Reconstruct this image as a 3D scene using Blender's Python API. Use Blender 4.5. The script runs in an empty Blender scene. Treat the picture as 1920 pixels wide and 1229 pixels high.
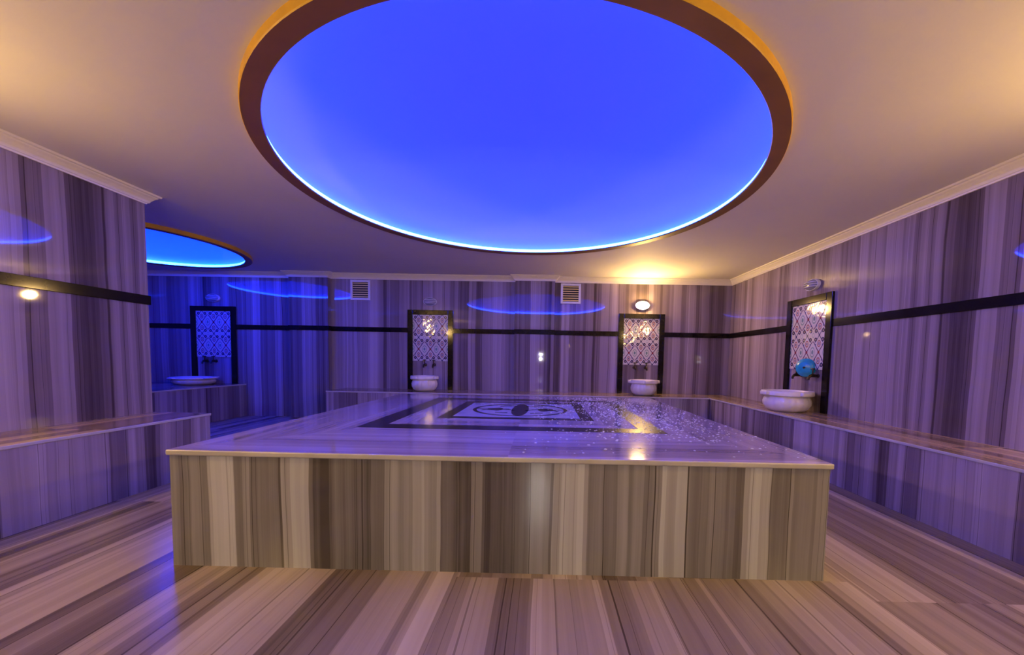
import bpy, bmesh, math, random
from mathutils import Vector, Matrix
random.seed(7)
PI = math.pi
scene = bpy.context.scene
C = scene.collection

# ------------------------------------------------------------------ dimensions
YW, YP = 6.548, 6.443            # back wall, pillar face
XR, XL = 3.157, -3.514           # right wall, left wall
YL = 3.431                       # far end of the left wall
XA = -7.4                        # far wall of the alcove
YF = -2.6                        # wall behind the viewer
H = 2.44
ZB1, ZB2 = 1.555, 1.475          # black band
ZBEN, ZAB = 0.515, 0.55          # bench heights
PX0, PX1, PY0, PY1, HT, LIP = -1.803, 1.395, 1.832, 4.957, 0.582, 0.028
D1 = (-0.177, 3.203); D1R, D1O = 1.726, 1.824
D2 = (-5.22, 4.93); D2R, D2O = 1.13, 1.22

# ------------------------------------------------------------------ node helpers
class V:
    """a socket or number with arithmetic that adds Math nodes"""
    def __init__(s, nt, v): s.nt, s.v = nt, v
    def m(s, op, *o, clamp=False):
        n = s.nt.nodes.new('ShaderNodeMath'); n.operation = op; n.use_clamp = clamp
        for i, a in enumerate((s,) + o):
            a = a.v if isinstance(a, V) else a
            if isinstance(a, (int, float)): n.inputs[i].default_value = a
            else: s.nt.links.new(a, n.inputs[i])
        return V(s.nt, n.outputs[0])
    def __add__(s, o): return s.m('ADD', o)
    def __radd__(s, o): return s.m('ADD', o)
    def __sub__(s, o): return s.m('SUBTRACT', o)
    def __rsub__(s, o): return V(s.nt, o).m('SUBTRACT', s)
    def __mul__(s, o): return s.m('MULTIPLY', o)
    def __rmul__(s, o): return s.m('MULTIPLY', o)
    def __truediv__(s, o): return s.m('DIVIDE', o)
    def abs(s): return s.m('ABSOLUTE')
    def floor(s): return s.m('FLOOR')
    def lt(s, o): return s.m('LESS_THAN', o)
    def gt(s, o): return s.m('GREATER_THAN', o)
    def max(s, o): return s.m('MAXIMUM', o)
    def min(s, o): return s.m('MINIMUM', o)
    def sq(s): return s.m('MULTIPLY', s)
    def pmod(s, p):                       # periodic distance, centred: -p/2 .. p/2
        t = s * (1.0 / p) + 0.5
        return (t - t.floor() - 0.5) * p

def new_mat(name):
    m = bpy.data.materials.new(name); m.use_nodes = True
    nt = m.node_tree; nt.nodes.clear()
    out = nt.nodes.new('ShaderNodeOutputMaterial')
    b = nt.nodes.new('ShaderNodeBsdfPrincipled')
    nt.links.new(b.outputs[0], out.inputs[0])
    return m, nt, b

def simple(name, col, rough=0.5, metal=0.0, noise=0.0, nscale=20, spec=0.5, bump=0.0):
    m, nt, b = new_mat(name)
    b.inputs['Roughness'].default_value = rough; b.inputs['Metallic'].default_value = metal
    b.inputs['Specular IOR Level'].default_value = spec
    g = nt.nodes.new('ShaderNodeNewGeometry')
    n = nt.nodes.new('ShaderNodeTexNoise'); n.inputs['Scale'].default_value = nscale; n.inputs['Detail'].default_value = 4
    nt.links.new(g.outputs['Position'], n.inputs['Vector'])
    r = nt.nodes.new('ShaderNodeValToRGB')
    r.color_ramp.elements[0].position = 0.3; r.color_ramp.elements[1].position = 0.7
    r.color_ramp.elements[0].color = tuple(c * (1 - noise) for c in col) + (1,)
    r.color_ramp.elements[1].color = tuple(min(1, c * (1 + noise)) for c in col) + (1,)
    nt.links.new(n.outputs[0], r.inputs[0]); nt.links.new(r.outputs[0], b.inputs['Base Color'])
    if bump:
        bp = nt.nodes.new('ShaderNodeBump'); bp.inputs['Strength'].default_value = bump; bp.inputs['Distance'].default_value = 0.01
        nt.links.new(n.outputs[0], bp.inputs['Height']); nt.links.new(bp.outputs[0], b.inputs['Normal'])
    return m

def emit(name, col, strength):
    m, nt, b = new_mat(name)
    b.inputs['Base Color'].default_value = (.8, .8, .8, 1)
    b.inputs['Emission Color'].default_value = tuple(col) + (1,)
    b.inputs['Emission Strength'].default_value = strength
    return m

def white_noise(nt, w):
    n = nt.nodes.new('ShaderNodeTexWhiteNoise'); n.noise_dimensions = '1D'
    nt.links.new(w.v, n.inputs['W']); return V(nt, n.outputs['Value'])

def vor(nt, w, scale, edge=False, smooth=0):
    n = nt.nodes.new('ShaderNodeTexVoronoi'); n.voronoi_dimensions = '1D'
    n.feature = 'DISTANCE_TO_EDGE' if edge else ('SMOOTH_F1' if smooth else 'F1')
    if smooth: n.inputs['Smoothness'].default_value = smooth
    n.inputs['Scale'].default_value = scale
    nt.links.new(w.v, n.inputs['W'])
    if edge: return V(nt, n.outputs['Distance'])
    s = nt.nodes.new('ShaderNodeSeparateColor'); nt.links.new(n.outputs['Color'], s.inputs[0])
    return V(nt, s.outputs[0])

def noise1(nt, w, scale, detail=2):
    n = nt.nodes.new('ShaderNodeTexNoise'); n.noise_dimensions = '1D'
    n.inputs['Scale'].default_value = scale; n.inputs['Detail'].default_value = detail
    nt.links.new(w.v, n.inputs['W']); return V(nt, n.outputs[0])

def striped_marble(name, mode, seed=0.0, rough=0.035, sc=0.95, tint=(1, 1, 1), dark=1.0, spec=0.5, centre=(0, 0), soft=1.0):
    """grey banded marble: broad and narrow bands of constant tone, fine threads, thin dark seams"""
    m, nt, b = new_mat(name)
    g = nt.nodes.new('ShaderNodeNewGeometry')
    sp = nt.nodes.new('ShaderNodeSeparateXYZ'); nt.links.new(g.outputs['Position'], sp.inputs[0])
    x, y, z = (V(nt, sp.outputs[i]) for i in range(3))
    wob = nt.nodes.new('ShaderNodeTexNoise'); wob.inputs['Scale'].default_value = 1.0; wob.inputs['Detail'].default_value = 3
    mp = nt.nodes.new('ShaderNodeMapping'); nt.links.new(g.outputs['Position'], mp.inputs[0])
    nt.links.new(mp.outputs[0], wob.inputs[0])
    slab = None
    if mode in ('x', 'y'):                # vertical stripes on an upright face
        mp.inputs['Scale'].default_value = (2.2, 2.2, 0.8)
        w = x if mode == 'x' else y
    elif mode == 'tx':                    # lengthwise stripes along y on a level top
        mp.inputs['Scale'].default_value = (2.2, 0.6, 2.2)
        w = x
        slab = (y * (1 / 1.3)).floor()
    elif mode == 'ty':
        mp.inputs['Scale'].default_value = (0.6, 2.2, 2.2)
        w = y
        slab = (x * (1 / 1.3)).floor()
    elif mode == 'floor':
        mp.inputs['Scale'].default_value = (2.2, 0.6, 2.2)
        ix = ((x + 1.343) * (1 / 0.95)).floor()
        r = white_noise(nt, ix + 31.7)
        iy = ((y + r * 2.3) * (1 / 2.4)).floor()
        slab = ix * 7.31 + iy * 3.17
        w = x
    else:                                 # mitred frame of stripes on the platform top
        mp.inputs['Scale'].default_value = (1.2, 1.2, 1.2)
        dx, dy = x - centre[0], y - centre[1]
        ax, ay = dx.abs() - 0.03, dy.abs()
        side = ay.gt(ax)
        w = ax.max(ay)
        slab = side * (dy.gt(0) * 2 + dx.gt(0.04) + 1) + (1 - side) * (dx.gt(0) + 5)
    w = w + (V(nt, wob.outputs[0]) - 0.5) * 0.05
    if slab is not None:
        w = w + white_noise(nt, slab + seed + 0.37) * 40
    w = w + seed * 13.1
    w = w * sc
    a = vor(nt, w, 8.0, smooth=.05); a2 = vor(nt, w + 4.7, 19.0); a3 = vor(nt, w + 9.1, 34.0)
    f = noise1(nt, w, 150, 2); lo = noise1(nt, w, 2.0, 1); mid = noise1(nt, w, 24, 3)
    streak = nt.nodes.new('ShaderNodeTexNoise'); streak.inputs['Scale'].default_value = 1.0; streak.inputs['Detail'].default_value = 2
    mp2 = nt.nodes.new('ShaderNodeMapping')
    mp2.inputs['Scale'].default_value = {'x': (60, 60, 2.5), 'y': (60, 60, 2.5), 'tx': (60, 2.5, 60), 'floor': (60, 2.5, 60), 'ty': (2.5, 60, 60)}.get(mode, (8, 8, 8))
    nt.links.new(g.outputs['Position'], mp2.inputs[0]); nt.links.new(mp2.outputs[0], streak.inputs[0])
    val = a * 0.54 + a2 * 0.28 + a3 * 0.10 + (mid - 0.5) * 0.22 + (f - 0.5) * 0.06 + (lo - 0.5) * 0.4 + (V(nt, streak.outputs[0]) - 0.5) * 0.10 - 0.075
    if soft < 1: val = (val - 0.42) * soft + 0.42
    e = vor(nt, w + 2.2, 6.0, True)
    line = e.lt(0.020) * vor(nt, w + 2.2, 6.0).gt(0.45)
    e2 = vor(nt, w + 5.9, 15.0, True)
    line2 = e2.lt(0.035) * vor(nt, w + 5.9, 15.0).gt(0.8)
    val = val - line * 0.28 - line2 * 0.18
    r = nt.nodes.new('ShaderNodeValToRGB'); cr = r.color_ramp
    stops = [(0.0, (.065, .054, .048)), (.15, (.145, .128, .118)), (.32, (.225, .205, .192)), (.52, (.33, .31, .295)), (.70, (.44, .425, .41)), (.95, (.54, .525, .51))]
    cr.elements[0].position, cr.elements[0].color = stops[0][0], (*[c * t for c, t in zip(stops[0][1], tint)], 1)
    cr.elements[1].position, cr.elements[1].color = stops[-1][0], (*[min(1, c * t) for c, t in zip(stops[-1][1], tint)], 1)
    for p, c in stops[1:-1]:
        el = cr.elements.new(p); el.color = (*[k * t for k, t in zip(c, tint)], 1)
    nt.links.new((val * dark).v, r.inputs[0])
    nt.links.new(r.outputs[0], b.inputs['Base Color'])
    b.inputs['Roughness'].default_value = rough
    b.inputs['Specular IOR Level'].default_value = spec
    return m

def iznik_tile(name, u_axis, u0, z0):
    """cream glazed tile with ogival lattice, dark flowers and green ovals; period 0.2 x 0.39 m"""
    m, nt, b = new_mat(name)
    g = nt.nodes.new('ShaderNodeNewGeometry')
    sp = nt.nodes.new('ShaderNodeSeparateXYZ'); nt.links.new(g.outputs['Position'], sp.inputs[0])
    u = V(nt, sp.outputs[u_axis]) - u0; v = V(nt, sp.outputs[2]) - z0
    U, W = 0.2, 0.39
    def ell(du, dv, ru, rv):              # implicit ellipse value (<1 inside), mirrored about both axes
        a = u.pmod(U).abs() - du; c = v.pmod(W).abs() - dv
        return (a * (1 / ru)).sq() + (c * (1 / rv)).sq()
    def ellb(du, dv, ru, rv):             # the same about the half-period column
        a = (u + U / 2).pmod(U).abs() - du; c = v.pmod(W).abs() - dv
        return (a * (1 / ru)).sq() + (c * (1 / rv)).sq()
    pu, pv = u.pmod(U).abs(), v.pmod(W).abs()
    masks = []
    diag = ((pu * 1.35 - pv).abs().lt(0.010)) * pv.lt(0.125)
    diag2 = ((pu * 1.35 - (0.195 - pv)).abs().lt(0.008)) * pv.gt(0.11)
    masks += [(diag, (.10, .035, .10)), (diag2, (.045, .045, .14))]
    e = ellb(0, 0, .036, .062); masks += [(e.lt(1), (.22, .30, .27)), (e.lt(.55), (.62, .60, .55)), (e.lt(.2), (.12, .22, .22))]
    e = ell(0, .098, .028, .040); masks += [(e.lt(1), (.30, .10, .09)), (e.lt(.45), (.60, .50, .44)), (e.lt(.15), (.09, .06, .18))]
    e = ell(.056, .145, .024, .024); masks += [(e.lt(1), (.028, .024, .085)), (e.lt(.13), (.45, .30, .25))]
    e = ell(.056, .085, .009, .014); masks += [(e.lt(1), (.08, .08, .2))]
    e = ell(0, 0, .017, .017); masks += [(e.lt(1), (.22, .03, .05))]
    e = ell(0, .195, .013, .013); masks += [(e.lt(1), (.035, .03, .11))]
    e = ellb(0, .195, .020, .030); masks += [(e.lt(1), (.30, .34, .36)), (e.lt(.4), (.6, .58, .54))]
    col = None
    prev = (.56, .52, .49)
    for mask, c in masks:
        mx = nt.nodes.new('ShaderNodeMix'); mx.data_type = 'RGBA'
        nt.links.new(mask.v, mx.inputs[0])
        if col is None: mx.inputs[6].default_value = (*prev, 1)
        else: nt.links.new(col, mx.inputs[6])
        mx.inputs[7].default_value = (*c, 1); col = mx.outputs[2]
    # tile joints every 0.2 m
    jz = (v + 0.097).pmod(.195).abs().lt(.0012); ju = (u + .1).pmod(.2).abs().lt(.0012)
    j = jz.max(ju)
    mx = nt.nodes.new('ShaderNodeMix'); mx.data_type = 'RGBA'; nt.links.new(j.v, mx.inputs[0])
    nt.links.new(col, mx.inputs[6]); mx.inputs[7].default_value = (.45, .42, .38, 1)
    nt.links.new(mx.outputs[2], b.inputs['Base Color'])
    n = nt.nodes.new('ShaderNodeTexNoise'); n.inputs['Scale'].default_value = 9
    nt.links.new(g.outputs['Position'], n.inputs[0])
    bp = nt.nodes.new('ShaderNodeBump'); bp.inputs['Strength'].default_value = .25; bp.inputs['Distance'].default_value = .01
    nt.links.new(n.outputs[0], bp.inputs['Height']); nt.links.new(bp.outputs[0], b.inputs['Normal'])
    b.inputs['Roughness'].default_value = .06; b.inputs['Specular IOR Level'].default_value = .7
    return m

M = {}
M['wall_x'] = striped_marble('banded marble wall x', 'x', 1.0, tint=(.90, .78, .88), soft=.82, spec=.4)
M['wall_y'] = striped_marble('banded marble wall y', 'y', 2.0, tint=(.90, .78, .88), soft=.82, spec=.4)
M['pillar_x'] = striped_marble('banded marble pillar x', 'x', 14.6, tint=(.98, .86, .96), soft=.85, spec=.4)
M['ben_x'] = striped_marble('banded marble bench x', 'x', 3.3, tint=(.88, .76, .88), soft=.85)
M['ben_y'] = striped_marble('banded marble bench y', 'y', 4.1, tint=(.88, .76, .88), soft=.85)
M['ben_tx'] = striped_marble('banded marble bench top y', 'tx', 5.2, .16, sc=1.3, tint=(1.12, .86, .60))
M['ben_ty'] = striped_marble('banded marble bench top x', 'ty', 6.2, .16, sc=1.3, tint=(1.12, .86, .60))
M['floor'] = striped_marble('banded marble floor', 'floor', 0.55, .27, sc=.85, tint=(.93, .81, .62), spec=.4, soft=.8)
M['plat_x'] = striped_marble('banded marble platform x', 'x', 7.7, .04, sc=.95, tint=(.94, .97, 1.03))
M['plat_y'] = striped_marble('banded marble platform y', 'y', 8.8, .05, sc=.95, tint=(.94, .97, 1.03))
M['plat_top'] = striped_marble('banded marble platform top', 'mitre', 12.3, .09, centre=(-0.197, 3.45), soft=.55, tint=(1.0, .88, 1.0))
M['lip'] = simple('pale grey marble edge', (.42, .39, .36), .25, noise=.12, nscale=6)
M['black'] = simple('polished black marble', (.009, .007, .007), .10, noise=.3, nscale=12, spec=.28)
M['inlay'] = simple('honed black marble inlay', (.012, .009, .010), .22, noise=.3, nscale=12, spec=.18)
M['medal'] = simple('pale grey marble inlay', (.35, .34, .36), .12, noise=.12, nscale=14)
M['plaster'] = simple('off white ceiling paint', (.74, .71, .68), .75, noise=.015, nscale=3)
M['cornice'] = simple('white plaster cornice', (.86, .82, .79), .6, noise=.02, nscale=30)
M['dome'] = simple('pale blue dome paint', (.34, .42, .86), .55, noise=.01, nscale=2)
M['brown'] = simple('shaded gold paint', (.20, .085, .022), .5, noise=.08, nscale=6)  # same ring paint, with the shade of its underside put into the colour
M['gold'] = simple('lit gold paint', (.56, .31, .014), .42, metal=.0, noise=.10, nscale=10)  # ring paint brightened for the lamplight on its outer face
M['basin'] = simple('veined white marble', (.70, .66, .62), .22, noise=.10, nscale=7)
M['bronze'] = simple('dark bronze', (.05, .035, .025), .28, metal=.85, noise=.15, nscale=60)
M['white_metal'] = simple('white enamel', (.70, .69, .70), .35, noise=.03, nscale=50)
M['glass_off'] = simple('frosted lamp glass', (.26, .25, .27), .25, noise=.03, nscale=40)
M['vent_slat'] = simple('cream louvre', (.86, .68, .22), .45, noise=.04, nscale=40)
M['vent_dark'] = simple('dark duct', (.03, .025, .02), .8)
M['bowl'] = simple('turquoise enamel', (.02, .30, .46), .25, noise=.18, nscale=18)
M['led'] = emit('blue led strip', (.007, .042, 1.0), 112)
M['led2'] = emit('blue led strip alcove', (.003, .030, 1.0), 160)
M['lamp_on'] = emit('glowing lamp glass', (1.0, .61, .20), 560)
M['spot_on'] = emit('white led face', (1.0, .95, .92), 2300)

# water: milky white base paints in the sparkle of refracted light
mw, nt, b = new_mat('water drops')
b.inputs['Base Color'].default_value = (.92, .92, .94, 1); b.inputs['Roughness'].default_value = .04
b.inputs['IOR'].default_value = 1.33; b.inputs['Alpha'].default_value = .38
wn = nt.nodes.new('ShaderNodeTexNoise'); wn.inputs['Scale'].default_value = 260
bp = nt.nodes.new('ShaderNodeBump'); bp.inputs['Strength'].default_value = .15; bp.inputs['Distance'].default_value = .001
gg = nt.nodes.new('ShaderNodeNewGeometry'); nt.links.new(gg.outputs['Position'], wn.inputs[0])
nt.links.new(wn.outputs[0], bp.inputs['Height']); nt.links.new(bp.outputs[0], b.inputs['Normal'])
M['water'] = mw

# ------------------------------------------------------------------ mesh helpers
def obj(name, bm, mats, parent=None, smooth=False, recalc=True):
    if recalc: bmesh.ops.recalc_face_normals(bm, faces=bm.faces[:])
    me = bpy.data.meshes.new(name); bm.to_mesh(me); bm.free()
    for m in (mats if isinstance(mats, (list, tuple)) else [mats]): me.materials.append(m)
    if smooth:
        me.polygons.foreach_set('use_smooth', [True] * len(me.polygons))
        try: me.set_sharp_from_angle(angle=math.radians(40))
        except Exception: pass
    o = bpy.data.objects.new(name, me); C.objects.link(o)
    if parent is not None: o.parent = parent
    return o
def empty(name, loc=(0, 0, 0), rotz=0.0):
    o = bpy.data.objects.new(name, None); C.objects.link(o)
    o.location = loc; o.rotation_euler = (0, 0, rotz); o.empty_display_size = .1
    return o
def tag(o, label, cat, group=None, kind=None):
    o['label'] = label; o['category'] = cat
    if group: o['group'] = group
    if kind: o['kind'] = kind
    return o
def struct(name, bm, mats, label=None, smooth=False):
    o = obj(name, bm, mats, smooth=smooth); o['kind'] = 'structure'
    if label: o['label'] = label
    return o
def box(bm, x0, x1, y0, y1, z0, z1, bevel=0.0, seg=2):
    vs = [bm.verts.new((x, y, z)) for x in (x0, x1) for y in (y0, y1) for z in (z0, z1)]
    fs = [bm.faces.new([vs[i] for i in f]) for f in ((0, 1, 3, 2), (4, 6, 7, 5), (0, 4, 5, 1), (2, 3, 7, 6), (0, 2, 6, 4), (1, 5, 7, 3))]
    if bevel:
        es = {e for f in fs for e in f.edges}
        bmesh.ops.bevel(bm, geom=list(es), offset=bevel, segments=seg, affect='EDGES', profile=.5)
    return fs
def mat_by_normal(o, axis_x, axis_y, top):
    """stripe direction per face: axis_x/axis_y/top are slot indices"""
    for p in o.data.polygons:
        n = p.normal
        p.material_index = top if abs(n.z) > .7 else (axis_y if abs(n.x) > abs(n.y) else axis_x)
def lathe(bm, prof, n=64, closed=False, centre=(0, 0, 0), sx=1.0, sy=1.0, flute=None):
    rings = []
    for (r, z) in prof:
        if r < 1e-6:
            rings.append([bm.verts.new((centre[0], centre[1], centre[2] + z))]); continue
        ring = []
        for k in range(n):
            a = 2 * PI * k / n
            rr = r * (flute(a, z) if flute else 1)
            ring.append(bm.verts.new((centre[0] + rr * sx * math.cos(a), centre[1] + rr * sy * math.sin(a), centre[2] + z)))
        rings.append(ring)
    pairs = list(zip(rings, rings[1:])) + ([(rings[-1], rings[0])] if closed else [])
    for a, b_ in pairs:
        for k in range(n):
            k2 = (k + 1) % n
            if len(a) == 1 and len(b_) == 1: continue
            if len(a) == 1: bm.faces.new((a[0], b_[k], b_[k2]))
            elif len(b_) == 1: bm.faces.new((a[k], b_[0], a[k2]))
            else: bm.faces.new((a[k], b_[k], b_[k2], a[k2]))
def tube(bm, pts, r, n=12, caps=True, radii=None):
    pts = [Vector(p) for p in pts]; rings = []
    up = Vector((0, 0, 1))
    for i, p in enumerate(pts):
        d = (pts[min(i + 1, len(pts) - 1)] - pts[max(i - 1, 0)]).normalized()
        a = d.cross(up)
        if a.length < 1e-3: a = d.cross(Vector((1, 0, 0)))
        a.normalize(); c = a.cross(d).normalized()
        rr = radii[i] if radii else r
        rings.append([bm.verts.new(p + rr * (math.cos(2 * PI * k / n) * a + math.sin(2 * PI * k / n) * c)) for k in range(n)])
    for A, B in zip(rings, rings[1:]):
        for k in range(n): bm.faces.new((A[k], A[(k + 1) % n], B[(k + 1) % n], B[k]))
    if caps:
        bm.faces.new(rings[0][::-1]); bm.faces.new(rings[-1])
def sweep(bm, path, prof, closed=False):
    """sweep profile [(distance into the room, z)] along a 2-D path, the room on the right-hand side, with mitres"""
    n = len(path); P = [Vector(p) for p in path]; rings = []
    def nrm(a, b_):
        d = (b_ - a).normalized(); return Vector((d.y, -d.x))
    for i in range(n):
        if closed or 0 < i < n - 1:
            n1 = nrm(P[i - 1], P[i]); n2 = nrm(P[i], P[(i + 1) % n])
            mt = (n1 + n2); mt = mt / max(1e-6, mt.length_squared) * 2
        else:
            mt = nrm(P[0], P[1]) if i == 0 else nrm(P[-2], P[-1])
        rings.append([bm.verts.new((P[i].x + mt.x * d, P[i].y + mt.y * d, z)) for d, z in prof])
    k = len(prof)
    for i in range(n if closed else n - 1):
        A, B = rings[i], rings[(i + 1) % n]
        for j in range(k): bm.faces.new((A[j], B[j], B[(j + 1) % k], A[(j + 1) % k]))
    if not closed:
        bm.faces.new(rings[0]); bm.faces.new(rings[-1][::-1])

# ------------------------------------------------------------------ the room
bm = bmesh.new(); box(bm, XA - .15, XR + .15, YF - .15, YW + .15, -.12, 0)
struct('floor', bm, M['floor'], 'banded marble floor laid in long slabs')

def wall(name, x0, x1, y0, y1, label, z0=0, mx='wall_x'):
    bm = bmesh.new(); box(bm, x0, x1, y0, y1, z0, H)
    o = struct(name, bm, [M[mx], M['wall_y']], label)
    mat_by_normal(o, 0, 1, 0); return o
wall('wall_back', XA - .15, XR + .15, YW, YW + .15, 'far wall of vertically banded marble')
wall('wall_right', XR, XR + .15, YF - .15, YW, 'right-hand wall of vertically banded marble')
wall('wall_left', XA - .15, XL, YF - .15, YL, 'left-hand wall block ending at the alcove')
wall('wall_alcove', XA - .15, XA, YL, YW, 'far side wall of the alcove')
wall('wall_front', XL, XR, YF - .15, YF, 'wall behind the viewer')
for i, (a, b_) in enumerate(((-4.24, -3.587), (-.466, .189))):
    wall('pillar', a, b_, YP, YW - .0, ('shallow marble pillar beside the blue alcove', 'shallow marble pillar in the middle of the far wall')[i], (0, ZBEN + .0015)[i], 'pillar_x')

# ceiling with two round openings
def ceiling():
    bm = bmesh.new()
    def quad(x0, x1, y0, y1):
        if x1 - x0 > 1e-6 and y1 - y0 > 1e-6:
            bm.faces.new([bm.verts.new(p) for p in ((x0, y0, H), (x0, y1, H), (x1, y1, H), (x1, y0, H))])
    def hole(c, r, h, n=128):
        ci, so = [], []
        for k in range(n):
            a = 2 * PI * k / n + PI / 4; ca, sa = math.cos(a), math.sin(a); s = h / max(abs(ca), abs(sa))
            ci.append(bm.verts.new((c[0] + r * ca, c[1] + r * sa, H))); so.append(bm.verts.new((c[0] + s * ca, c[1] + s * sa, H)))
        for k in range(n):
            k2 = (k + 1) % n; bm.faces.new((ci[k], ci[k2], so[k2], so[k]))
    h1, h2 = 2.1, 1.4
    X0, X1, Y0, Y1 = XA - .15, XR + .15, YF - .15, YW + .15
    hole(D1, D1O - .006, h1); hole(D2, D2O - .006, h2)
    ax0, ax1, ay0, ay1 = D1[0] - h1, D1[0] + h1, D1[1] - h1, D1[1] + h1
    bx0, bx1, by0, by1 = D2[0] - h2, D2[0] + h2, D2[1] - h2, D2[1] + h2
    quad(ax1, X1, Y0, Y1); quad(ax0, ax1, Y0, ay0); quad(ax0, ax1, ay1, Y1); quad(bx1, ax0, Y0, Y1)
    quad(X0, bx0, Y0, Y1); quad(bx0, bx1, Y0, by0); quad(bx0, bx1, by1, Y1)
    return struct('ceiling', bm, M['plaster'], 'cream painted ceiling with round dome openings')
ceiling()

def dome(c, ri, ro, label, rise, nm):
    rd = ro - .013
    # shell: low drum then cap
    bm = bmesh.new()
    prof = [(rd, H - .033), (rd, H + .10)]
    for k in range(1, 33):
        t = PI / 2 * k / 32
        prof.append((rd * math.cos(t) if k < 32 else 0.0, H + .10 + rise * math.sin(t)))
    lathe(bm, prof, 128, centre=(c[0], c[1], 0))
    for f in bm.faces: f.smooth = True
    o = struct('ceiling_dome', bm, M['dome'], label, smooth=True)
    return o
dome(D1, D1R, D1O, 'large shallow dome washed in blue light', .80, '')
dome(D2, D2R, D2O, 'smaller blue lit dome over the alcove', .55, '')
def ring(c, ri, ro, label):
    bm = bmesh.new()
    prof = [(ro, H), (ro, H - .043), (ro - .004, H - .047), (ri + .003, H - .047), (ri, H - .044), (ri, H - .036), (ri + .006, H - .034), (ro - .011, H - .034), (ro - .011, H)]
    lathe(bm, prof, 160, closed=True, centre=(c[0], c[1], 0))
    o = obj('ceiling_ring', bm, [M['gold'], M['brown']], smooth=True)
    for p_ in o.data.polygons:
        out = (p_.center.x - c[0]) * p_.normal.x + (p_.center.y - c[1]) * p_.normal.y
        p_.material_index = 0 if out > .4 else 1  # painted-in lit tone on the outer face, shaded tone on the rest
    return tag(o, label, 'molding')
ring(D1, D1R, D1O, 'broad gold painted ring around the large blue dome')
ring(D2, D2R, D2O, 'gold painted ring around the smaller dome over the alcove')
def strip(c, r, label, mat):
    bm = bmesh.new()
    n, k_ = 160, 8
    rr = .018
    rings = []
    for i in range(n):
        a = 2 * PI * i / n
        rings.append([bm.verts.new((c[0] + (r + rr * math.cos(2 * PI * j / k_)) * math.cos(a), c[1] + (r + rr * math.cos(2 * PI * j / k_)) * math.sin(a),
                                    H - .015 + rr * math.sin(2 * PI * j / k_))) for j in range(k_)])
    for i in range(n):
        A, B = rings[i], rings[(i + 1) % n]
        for j in range(k_): bm.faces.new((A[j], B[j], B[(j + 1) % k_], A[(j + 1) % k_]))
    return tag(obj('led_strip', bm, mat, smooth=True), label, 'led strip')
strip(D1, D1R + .026, 'glowing blue light strip inside the ring of the large dome', M['led'])
strip(D2, D2R + .026, 'glowing blue light strip inside the ring of the small alcove dome', M['led2'])

# cornice, one continuous loop cut per wall
CP = [(0, H - .088), (.010, H - .088), (.014, H - .078), (.022, H - .074), (.030, H - .058), (.046, H - .038), (.060, H - .026), (.064, H - .018), (.078, H - .014), (.082, H), (0, H)]
back = [(XA, YW), (-4.24, YW), (-4.24, YP), (-3.587, YP), (-3.587, YW), (-.466, YW), (-.466, YP), (.189, YP), (.189, YW), (XR, YW)]
loop = back + [(XR, YF), (XL, YF), (XL, YL), (XA, YL)]
def cornice_part(name, i0, i1, label):
    """slice of the loop between vertex i0 and i1 with mitred ends"""
    n = len(loop); P = [Vector(p) for p in loop]
    bm = bmesh.new(); rings = []
    def nrm(a, b_):
        d = (b_ - a).normalized(); return Vector((d.y, -d.x))
    for i in range(i0, i1 + 1):
        n1 = nrm(P[(i - 1) % n], P[i % n]); n2 = nrm(P[i % n], P[(i + 1) % n]); mt = n1 + n2; mt = mt / mt.length_squared * 2
        rings.append([bm.verts.new((P[i % n].x + mt.x * d, P[i % n].y + mt.y * d, z)) for d, z in CP])
    k = len(CP)
    for A, B in zip(rings, rings[1:]):
        for j in range(k): bm.faces.new((A[j], B[j], B[(j + 1) % k], A[(j + 1) % k]))
    bm.faces.new(rings[0]); bm.faces.new(rings[-1][::-1])
    return struct(name, bm, M['cornice'], label, smooth=False)
cornice_part('trim_1', 0, 9, 'white cornice along the far wall, stepping round the pillars')
cornice_part('trim_2', 9, 10, 'white cornice along the right-hand wall')
cornice_part('trim_3', 10, 11, 'white cornice behind the viewer')
cornice_part('trim_4', 11, 13, 'white cornice along the left-hand wall with its mitred end')
cornice_part('trim_5', 13, 14, 'cornice of the alcove side wall')

# black marble band
BP = [(0, ZB2), (.010, ZB2), (.012, ZB2 + .002), (.012, ZB1 - .002), (.010, ZB1), (0, ZB1)]
def band(name, path, label):
    bm = bmesh.new(); sweep(bm, path, BP); return struct(name, bm, M['black'], label)
band('trim_6', [(XA, YW), (-5.982, YW)], 'black marble band left of the alcove panel')
band('trim_7', [(-5.206, YW)] + back[1:5] + [(-2.288, YW)], 'black marble band between alcove panel and the next panel')
band('trim_8', [(-1.516, YW)] + back[5:9] + [(1.272, YW)], 'black marble band between the two panels of the far wall')
band('trim_9', [(2.052, YW), (XR, YW), (XR, 5.009)], 'black marble band round the far right corner')
band('trim_10', [(XR, 4.245), (XR, YF), (XL, YF)], 'black marble band along the right-hand wall')
band('trim_11', [(XL, YF), (XL, YL), (XA, YL)], 'black marble band along the left-hand wall')

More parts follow.
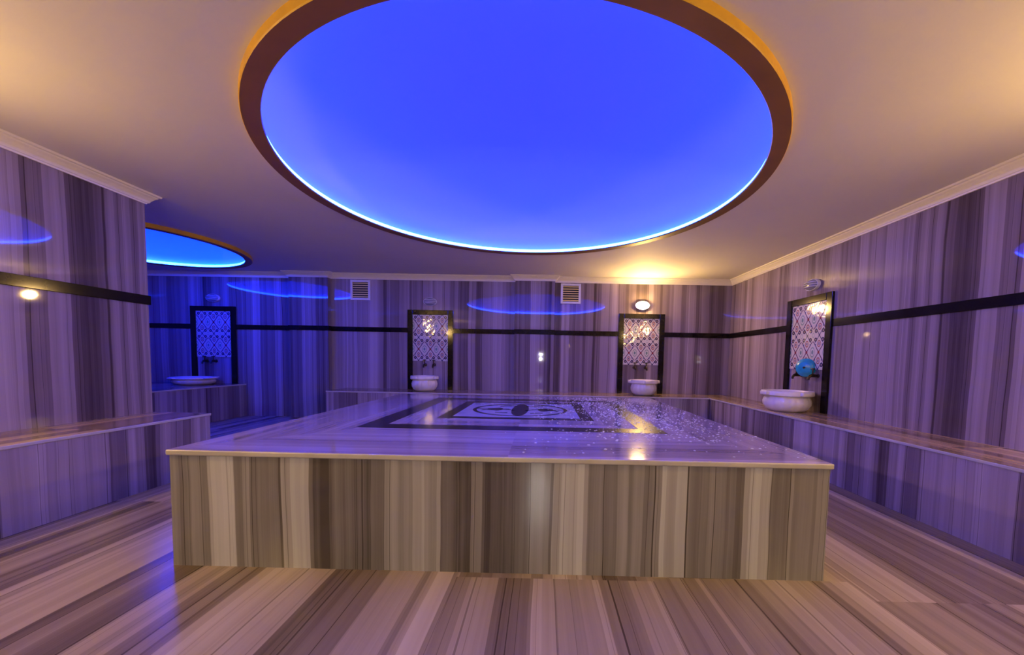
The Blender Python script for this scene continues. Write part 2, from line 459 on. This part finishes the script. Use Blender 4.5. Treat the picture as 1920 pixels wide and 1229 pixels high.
# ------------------------------------------------------------------ benches
def bench(name, x0, x1, y0, y1, h, top_mode, label, lip):
    """lip: sides of the seat slab that overhang, of 'x-','x+','y-','y+'"""
    e = empty(name, ((x0 + x1) / 2, (y0 + y1) / 2, 0))
    cx, cy = (x0 + x1) / 2, (y0 + y1) / 2
    bm = bmesh.new(); box(bm, x0 - cx, x1 - cx, y0 - cy, y1 - cy, 0, h - .022)
    o = obj('front_panel', bm, [M['ben_x'], M['ben_y']], e); mat_by_normal(o, 0, 1, 0)
    d = .008
    bm = bmesh.new()
    box(bm, x0 - cx - (d if 'x-' in lip else 0), x1 - cx + (d if 'x+' in lip else 0), y0 - cy - (d if 'y-' in lip else 0), y1 - cy + (d if 'y+' in lip else 0), h - .022, h, .004, 2)
    o = obj('seat_slab', bm, [M['ben_tx' if top_mode == 'x' else 'ben_ty'], M['lip']], e)
    for p_ in o.data.polygons: p_.material_index = 0 if p_.normal.z > .9 else 1
    return tag(e, label, 'bench')
bench('marble_bench', 2.594, XR - .0015, YF + .0015, YW - .0015, ZBEN, 'x', 'long banded marble bench along the right-hand wall', ['x-'])
bench('marble_bench', -3.335, 2.584, 5.917, YW - .0015, ZBEN, 'y', 'marble bench along the far wall behind the central platform', ['y-', 'x-'])
bench('marble_bench', XL + .0015, -2.996, YF + .0015, YL, ZBEN, 'x', 'marble bench along the left-hand wall ending beside the alcove', ['x+', 'y+'])
bench('marble_bench', XA + .0015, -5.072, YL + .0015, YW - .0015, ZAB, 'x', 'deep marble bench inside the dark blue alcove', ['x+'])

# ------------------------------------------------------------------ heated platform
pcx, pcy = (PX0 + PX1) / 2, (PY0 + PY1) / 2
PL = empty('marble_platform', (pcx, pcy, 0), -.004)
bm = bmesh.new(); box(bm, PX0 - pcx, PX1 - pcx, PY0 - pcy, PY1 - pcy, 0, HT - LIP)
o = obj('base', bm, [M['plat_x'], M['plat_y']], PL); mat_by_normal(o, 0, 1, 0)
bm = bmesh.new(); L = .012
box(bm, PX0 - pcx - L, PX1 - pcx + L, PY0 - pcy - L, PY1 - pcy + L, HT - LIP, HT, .007, 3)
o = obj('top_slab', bm, [M['plat_top'], M['lip']], PL)
for p in o.data.polygons: p.material_index = 0 if p.normal.z > .9 else 1
def rect_ring(name, x0, x1, y0, y1, t, zt, mat, parent):
    bm = bmesh.new()
    x0 -= pcx; x1 -= pcx; y0 -= pcy; y1 -= pcy
    def loopv(a, z): return [bm.verts.new(p) for p in ((x0 + a, y0 + a, z), (x1 - a, y0 + a, z), (x1 - a, y1 - a, z), (x0 + a, y1 - a, z))]
    o0, i0, o1, i1 = loopv(0, HT - .003), loopv(t, HT - .003), loopv(0, HT + zt), loopv(t, HT + zt)
    for k in range(4):
        k2 = (k + 1) % 4
        for q in ((o1[k], o1[k2], i1[k2], i1[k]), (o0[k], o0[k2], i0[k2], i0[k]), (o0[k], o0[k2], o1[k2], o1[k]), (i0[k], i0[k2], i1[k2], i1[k])): bm.faces.new(q)
    return obj(name, bm, mat, parent)
Z1 = .0008
o = rect_ring('inlay_border', -1.226, .837, 2.515, 4.530, .155, Z1, M['inlay'], PL); o['label'] = 'wide black inlaid square border'
o = rect_ring('inlay_frame', -.817, .416, 2.990, 4.196, .100, Z1, M['inlay'], PL); o['label'] = 'narrow black inlaid square frame'
bm = bmesh.new(); box(bm, -.717 - pcx, .316 - pcx, 3.090 - pcy, 4.096 - pcy, HT - .003, HT + Z1)
med = obj('medallion', bm, M['medal'], PL); med['label'] = 'pale square inlay with a dark round rosette'
mcx, mcy = -.197 - pcx, 3.59 - pcy
def flat(bm, pts, z0, z1):
    a = [bm.verts.new((p[0] + mcx, p[1] + mcy, z0)) for p in pts]; c = [bm.verts.new((p[0] + mcx, p[1] + mcy, z1)) for p in pts]
    bm.faces.new(a[::-1]); bm.faces.new(c)
    for k in range(len(pts)): bm.faces.new((a[k], a[(k + 1) % len(pts)], c[(k + 1) % len(pts)], c[k]))
def annulus(bm, r0, r1, z0, z1, a0=0, a1=2 * PI, n=72, c=(0, 0)):
    full = abs(a1 - a0 - 2 * PI) < 1e-6
    for k in range(n):
        t0, t1 = a0 + (a1 - a0) * k / n, a0 + (a1 - a0) * (k + 1) / n
        flat(bm, [(c[0] + r0 * math.cos(t0), c[1] + r0 * math.sin(t0)), (c[0] + r1 * math.cos(t0), c[1] + r1 * math.sin(t0)),
                  (c[0] + r1 * math.cos(t1), c[1] + r1 * math.sin(t1)), (c[0] + r0 * math.cos(t1), c[1] + r0 * math.sin(t1))], z0, z1)
bm = bmesh.new(); annulus(bm, .405, .440, HT - .002, HT + 2 * Z1)
bmesh.ops.remove_doubles(bm, verts=bm.verts[:], dist=1e-5)
obj('rosette_ring', bm, M['inlay'], med)
bm = bmesh.new(); za, zb = HT - .002, HT + 2 * Z1
flat(bm, [(.078 * math.sin(PI * t / 16) ** .4 * 1 if 0 < t < 16 else 0, -.415 + .83 * t / 16) for t in range(17)] + [(-.078 * math.sin(PI * t / 16) ** .4, -.415 + .83 * t / 16) for t in range(15, 0, -1)], za, zb)
for s in (-1, 1):
    flat(bm, [(s * (.235 + .075 * math.cos(a)), .10 * math.sin(a) * (1 + .25 * math.cos(3 * a))) for a in [2 * PI * k / 24 for k in range(24)]], za, zb)
    flat(bm, [(s * .31, -.012), (s * .405, -.012), (s * .405, .012), (s * .31, .012)], za, zb)
    flat(bm, [(s * .105, -.012), (s * .165, -.012), (s * .165, .012), (s * .105, .012)], za, zb)
    for v in (-1, 1):
        annulus(bm, .150, .178, za, zb, PI * .15, PI * .85, 16, (s * .20, v * .16))
        flat(bm, [(s * .10, v * .225), (s * .21, v * .20), (s * .21, v * .235), (s * .10, v * .26)], za, zb)
obj('rosette_motif', bm, M['inlay'], med)

tag(PL, 'large square heated marble platform with black inlaid squares on top', 'platform')
# water drops scattered over the right half of the platform
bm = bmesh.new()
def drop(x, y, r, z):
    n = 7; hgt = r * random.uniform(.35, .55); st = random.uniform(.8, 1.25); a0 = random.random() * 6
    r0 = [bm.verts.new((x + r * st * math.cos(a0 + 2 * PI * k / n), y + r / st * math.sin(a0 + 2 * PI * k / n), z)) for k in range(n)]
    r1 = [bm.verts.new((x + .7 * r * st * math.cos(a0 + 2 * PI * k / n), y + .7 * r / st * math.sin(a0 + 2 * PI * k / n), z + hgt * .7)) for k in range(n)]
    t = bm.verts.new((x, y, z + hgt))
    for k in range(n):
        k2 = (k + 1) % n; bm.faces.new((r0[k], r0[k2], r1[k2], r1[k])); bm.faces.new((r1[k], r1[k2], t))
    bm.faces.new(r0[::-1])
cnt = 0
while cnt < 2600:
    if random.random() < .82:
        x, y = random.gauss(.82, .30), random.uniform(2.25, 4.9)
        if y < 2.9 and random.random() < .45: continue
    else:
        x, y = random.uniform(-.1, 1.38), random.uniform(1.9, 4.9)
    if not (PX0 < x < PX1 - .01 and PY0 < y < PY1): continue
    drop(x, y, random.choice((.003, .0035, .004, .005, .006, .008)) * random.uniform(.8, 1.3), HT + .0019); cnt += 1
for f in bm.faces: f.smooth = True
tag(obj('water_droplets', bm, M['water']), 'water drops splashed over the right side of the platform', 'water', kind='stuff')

# ------------------------------------------------------------------ wall niches, basins, taps, lamps
def frame_xy(side, c):
    """matrix: local x along the wall, local -y into the room, z up"""
    if side == 'back': return Vector((c, YW, 0)), 0.0
    if side == 'right': return Vector((XR, c, 0)), -PI / 2
    if side == 'left': return Vector((XL, c, 0)), PI / 2
    if side == 'front': return Vector((c, YF, 0)), PI
tiles = {}
def panel(side, c, z0, label):
    p, r = frame_xy(side, c); p.z = z0
    e = empty('tiled_wall_panel', p, r)
    w, t, zt = .385, .085, 1.857 - z0
    for s in (-1, 1):
        bm = bmesh.new(); a, b_ = sorted((s * w, s * (w - t)))
        box(bm, a, b_, -.028, 0, 0, zt, .004, 2); obj('frame_post', bm, M['black'], e)
    bm = bmesh.new(); box(bm, -w + t + .006, w - t - .006, -.026, 0, zt - .080, zt, .004, 2); obj('frame_lintel', bm, M['black'], e)
    if side == 'back': key = iznik_tile('iznik tile', 0, c, 1.005 + .0975 * 2)
    else: key = iznik_tile('iznik tile', 1, c, 1.005 + .0975 * 2)
    bm = bmesh.new(); box(bm, -w + t, w - t, -.010, 0, 1.0 - z0, zt - .0805); o = obj('tile_field', bm, key, e); o['label'] = 'cream glazed tiles patterned in blue and red'
    return tag(e, label, 'wall panel', 'framed tile panels on the walls')
panel('back', -1.902, ZBEN, 'black framed tile panel left of the middle pillar on the far wall')
panel('back', 1.662, ZBEN, 'black framed tile panel under the lit lamp on the far wall')
panel('back', -5.594, ZAB, 'black framed tile panel in the dark blue alcove')
panel('right', 4.627, ZBEN, 'black framed tile panel on the right-hand wall behind the turquoise bowl')

def basin(x, y, z0, rot, label, R=.245, hh=.255, lugs=((-1, 0), (0, -1))):
    e = empty('marble_basin', (x, y, z0), rot)
    # fluted bowl
    def fl(a, z): return 1 + .028 * abs(math.cos(9 * a)) * min(1, max(0, (z) / (.25 * hh))) * (1 if z < hh * .8 else 0)
    prof = [(0, 0), (.55 * R, 0), (.66 * R, .02 * hh), (.80 * R, .14 * hh), (.885 * R, .32 * hh), (.90 * R, .48 * hh), (.86 * R, .62 * hh), (.815 * R, .72 * hh), (.815 * R, .745 * hh)]
    bm = bmesh.new(); lathe(bm, prof, 108, flute=fl)
    obj('bowl', bm, M['basin'], e, smooth=True)
    bm = bmesh.new()
    pr = [(.815 * R, .745 * hh), (.96 * R, .765 * hh), (1.0 * R, .80 * hh), (1.0 * R, .96 * hh), (.985 * R, hh), (.80 * R, hh), (.74 * R, .90 * hh), (.66 * R, .55 * hh), (.40 * R, .30 * hh), (0, .24 * hh)]
    lathe(bm, pr, 72)
    obj('rim', bm, M['basin'], e, smooth=True)
    for k, a in enumerate((PI * .75, PI * 1.25, PI * 1.75, PI * .25)):
        bm = bmesh.new(); ca, sa = math.cos(a), math.sin(a)
        box(bm, R * .90, R * 1.14, -R * .20, R * .20, hh * .80, hh * .985, .010, 3)
        bmesh.ops.rotate(bm, verts=bm.verts[:], cent=(0, 0, 0), matrix=Matrix.Rotation(a, 3, 'Z'))
        obj('lug', bm, M['basin'], e, smooth=True)
    return tag(e, label, 'basin', 'marble wash basins on the benches')
basin(-1.905, 6.235, ZBEN, .35, 'fluted marble basin below the unlit panel on the far wall', .222, .245)
basin(1.648, 6.235, ZBEN, .8, 'pale marble basin below the lit panel on the far wall', .222, .245)
basin(2.845, 4.47, ZBEN, .9, 'large pale marble basin on the right-hand bench', .265, .235)
basin(-5.62, 6.17, ZAB, .5, 'shallow marble basin in the dark blue alcove', .30, .125)

def tap(side, c, z, label, swap=False):
    p, r = frame_xy(side, c); p.z = z
    e = empty('wall_tap', p, r)
    bm = bmesh.new(); lathe(bm, [(0, 0), (.024, 0), (.026, .006), (.018, .012), (0, .012)], 20)
    bmesh.ops.rotate(bm, verts=bm.verts[:], cent=(0, 0, 0), matrix=Matrix.Rotation(PI / 2, 3, 'X')); obj('flange', bm, M['bronze'], e, smooth=True)
    bm = bmesh.new(); tube(bm, [(0, -.01, 0), (0, -.045, 0), (0, -.07, .002), (0, -.095, -.006), (0, -.110, -.026), (0, -.114, -.05)], .013, 14, radii=[.013, .019, .021, .015, .013, .014])
    obj('spout', bm, M['bronze'], e, smooth=True)
    bm = bmesh.new(); tube(bm, [(0, -.065, .01), (0, -.065, .05), (0, -.065, .078), (0, -.065, .086)], .008, 12, radii=[.010, .007, .012, .008])
    tube(bm, [(-.028, -.065, .078), (0, -.065, .080), (.028, -.065, .078)], .007, 10, radii=[.008, .006, .008])
    obj('handle', bm, M['bronze'], e, smooth=True)
    return tag(e, label, 'tap', 'dark bronze wall taps')
tap('back', -1.985, .935, 'left dark tap under the unlit far wall panel')
tap('back', -1.832, .935, 'right dark tap under the unlit far wall panel')
tap('back', 1.556, .955, 'left dark tap under the lit far wall panel')
tap('back', 1.748, .955, 'right dark tap under the lit far wall panel')
tap('back', -5.72, .93, 'left dark tap in the blue alcove')
tap('back', -5.57, .93, 'right dark tap in the blue alcove')
tap('right', 4.70, .93, 'dark tap left of the turquoise bowl')
tap('right', 4.42, .93, 'dark tap at the right edge of the turquoise bowl')
# turquoise bowl leaning against the tile panel between the taps
p, r = frame_xy('right', 4.56); p.z = .925
p.x -= .045
BW = empty('washing_bowl', p, r + .62)
bm = bmesh.new()
prof = [(0, .045), (.055, .042), (.085, .028), (.100, 0), (.108, -.002), (.108, .002), (.102, .006), (.089, .033), (.058, .047), (0, .050)]
lathe(bm, prof, 48)
bmesh.ops.rotate(bm, verts=bm.verts[:], cent=(0, 0, 0), matrix=Matrix.Rotation(PI / 2, 3, 'X'))
bmesh.ops.translate(bm, verts=bm.verts[:], vec=(0, -.014, .095))
obj('bowl', bm, M['bowl'], BW, smooth=True)
bm = bmesh.new(); tube(bm, [(0, -.064, .095), (0, -.074, .095)], .012, 16); obj('boss', bm, M['bronze'], BW, smooth=True)
tag(BW, 'round turquoise bowl propped on the taps of the right-hand wall', 'bowl')

def lamp(side, c, z, label, on=None, out=.075):
    p, r = frame_xy(side, c); p.z = z
    e = empty('wall_lamp', p, r)
    rotX = Matrix.Rotation(PI / 2, 3, 'X')
    A, B = (.118, .070) if on else (.112, .066)
    bm = bmesh.new(); lathe(bm, [(0, 0), (1, 0), (1, .018), (.93, .026), (0, .026)], 48, sx=A, sy=B)
    bmesh.ops.rotate(bm, verts=bm.verts[:], cent=(0, 0, 0), matrix=rotX); obj('back_plate', bm, M['white_metal'], e, smooth=True)
    bm = bmesh.new(); lathe(bm, [(.93, .024)] + [(.93 * math.cos(t), .026 + (out - .026) * math.sin(t)) for t in [PI / 2 * k / 10 for k in range(1, 10)]] + [(0, out)], 48, sx=A, sy=B)
    bmesh.ops.rotate(bm, verts=bm.verts[:], cent=(0, 0, 0), matrix=rotX)
    o = obj('glass_shade', bm, on or M['glass_off'], e, smooth=True)
    if on: o['label'] = 'glowing glass shade'
    # guard: oval hoop and bars
    bm = bmesh.new()
    def arc(zz, amp): return [(A * .92 * math.cos(t) * math.sqrt(max(.05, 1 - (zz / B) ** 2)), -.022 - (out - .012) * math.sin(t) ** .7 * amp, zz) for t in [PI * k / 14 for k in range(15)]]
    for zz in ((0.0,) if on else (-.026, 0.0, .026)): tube(bm, arc(zz, math.sqrt(1 - (zz / (B * 1.05)) ** 2)), .0045, 8)
    if on: bm.free()
    else: obj('guard_bar', bm, M['white_metal'], e, smooth=True)
    bm = bmesh.new()
    lathe(bm, [(.93, .018), (.99, .018), (1.0, .028), (.985, .036), (.94, .036)], 48, closed=True, sx=A, sy=B)
    bmesh.ops.rotate(bm, verts=bm.verts[:], cent=(0, 0, 0), matrix=rotX); obj('hoop', bm, M['white_metal'], e, smooth=True)
    return tag(e, label, 'wall lamp', 'oval bulkhead wall lamps')
lamp('back', -1.905, 1.995, 'unlit oval lamp above the panel left of the middle pillar')
lamp('back', 1.662, 1.995, 'glowing oval lamp above the panel on the far wall', M['lamp_on'])
lamp('back', -5.585, 1.995, 'unlit oval lamp above the panel in the blue alcove')
lamp('right', 4.58, 1.985, 'unlit oval lamp above the panel on the right-hand wall')
lamp('right', 1.30, 2.0, 'lit oval lamp on the right-hand wall nearer the viewer', M['lamp_on'])
lamp('left', 1.30, 2.0, 'lit oval lamp on the left-hand wall nearer the viewer', M['lamp_on'])
lamp('right', -1.25, 2.0, 'lit oval lamp on the right-hand wall behind the viewer', M['lamp_on'])
lamp('left', -1.25, 2.0, 'lit oval lamp on the left-hand wall behind the viewer', M['lamp_on'])
for zz, nm in ((1.10, 'lower'), (1.28, 'upper')):
    p, r = frame_xy('front', -.06); p.z = zz
    e = empty('round_wall_light', p, r)
    bm = bmesh.new(); lathe(bm, [(0, 0), (.05, 0), (.05, .02), (.032, .026), (0, .026)], 32)
    bmesh.ops.rotate(bm, verts=bm.verts[:], cent=(0, 0, 0), matrix=Matrix.Rotation(PI / 2, 3, 'X')); obj('housing', bm, M['white_metal'], e, smooth=True)
    bm = bmesh.new(); lathe(bm, [(.027, .026), (.027, .030), (0, .032)], 32)
    bmesh.ops.rotate(bm, verts=bm.verts[:], cent=(0, 0, 0), matrix=Matrix.Rotation(PI / 2, 3, 'X')); obj('diffuser', bm, M['spot_on'], e, smooth=True)
    tag(e, nm + ' round white light on the wall behind the viewer', 'light')

# ventilation grilles
def vent(c, label, tintmat):
    p, r = frame_xy('back', c); p.z = 2.172
    e = empty('ventilation_grille', p, r)
    w, h, t = .168, .168, .036
    bm = bmesh.new()
    box(bm, -w, w, -.016, 0, h - t, h, .003); box(bm, -w, w, -.016, 0, -h, -h + t, .003); box(bm, -w, -w + t, -.016, 0, -h + t, h - t, .003); box(bm, w - t, w, -.016, 0, -h + t, h - t, .003)
    obj('frame', bm, M['white_metal'], e)
    bm = bmesh.new(); box(bm, -w + t, w - t, -.003, 0, -h + t, h - t); obj('backing', bm, M['vent_dark'], e)
    n = 7
    for k in range(n):
        z = -h + t + (2 * (h - t)) * (k + .5) / n
        bm = bmesh.new(); box(bm, -w + t, w - t, -.010, -.0085, -.0075, .0075)
        bmesh.ops.rotate(bm, verts=bm.verts[:], cent=(0, -.009, 0), matrix=Matrix.Rotation(-.30, 3, 'X'))
        bmesh.ops.translate(bm, verts=bm.verts[:], vec=(0, -.001, z)); obj('slat', bm, M['vent_slat'], e)
    return tag(e, label, 'vent', 'square ventilation grilles under the cornice')
vent(-3.087, 'square louvred vent on the far wall beside the alcove pillar', None)
vent(.458, 'square louvred vent on the far wall right of the middle pillar', None)

# ------------------------------------------------------------------ camera
f, cx, cy = 721.448, 1010.662, 717.885
yaw, pitch, roll = -.0072179, -.0586250, .0188484
fw = Vector((math.sin(yaw) * math.cos(pitch), math.cos(yaw) * math.cos(pitch), math.sin(pitch)))
rt = Vector((math.cos(yaw), -math.sin(yaw), 0)); up = rt.cross(fw)
r2 = math.cos(roll) * rt + math.sin(roll) * up; u2 = -math.sin(roll) * rt + math.cos(roll) * up
cam = bpy.data.cameras.new('camera'); co = bpy.data.objects.new('camera', cam); C.objects.link(co)
cam.sensor_fit = 'HORIZONTAL'; cam.sensor_width = 36.0; cam.lens = 36.0 * f / 1920
cam.shift_x = (960 - cx) / 1920; cam.shift_y = (cy - 614.5) / 1920
cam.clip_start = .02
mw_ = Matrix((r2, u2, -fw)).transposed().to_4x4(); mw_.translation = (0, 0, 1.05)
co.matrix_world = mw_
scene.camera = co

# ------------------------------------------------------------------ world and view
w = bpy.data.worlds.new('world'); scene.world = w; w.use_nodes = True
w.node_tree.nodes['Background'].inputs[0].default_value = (0, 0, 0, 1)
vs = scene.view_settings
scene.display_settings.display_device = 'sRGB'
vs.view_transform = 'Standard'; vs.look = 'None'; vs.gamma = 1.0; vs.use_curve_mapping = False
vs.exposure = 0.0
cy_ = scene.cycles
cy_.use_denoising = True
cy_.max_bounces = 10; cy_.diffuse_bounces = 6; cy_.glossy_bounces = 6; cy_.transmission_bounces = 6
cy_.caustics_reflective = False; cy_.caustics_refractive = False
cy_.sample_clamp_indirect = 8.0
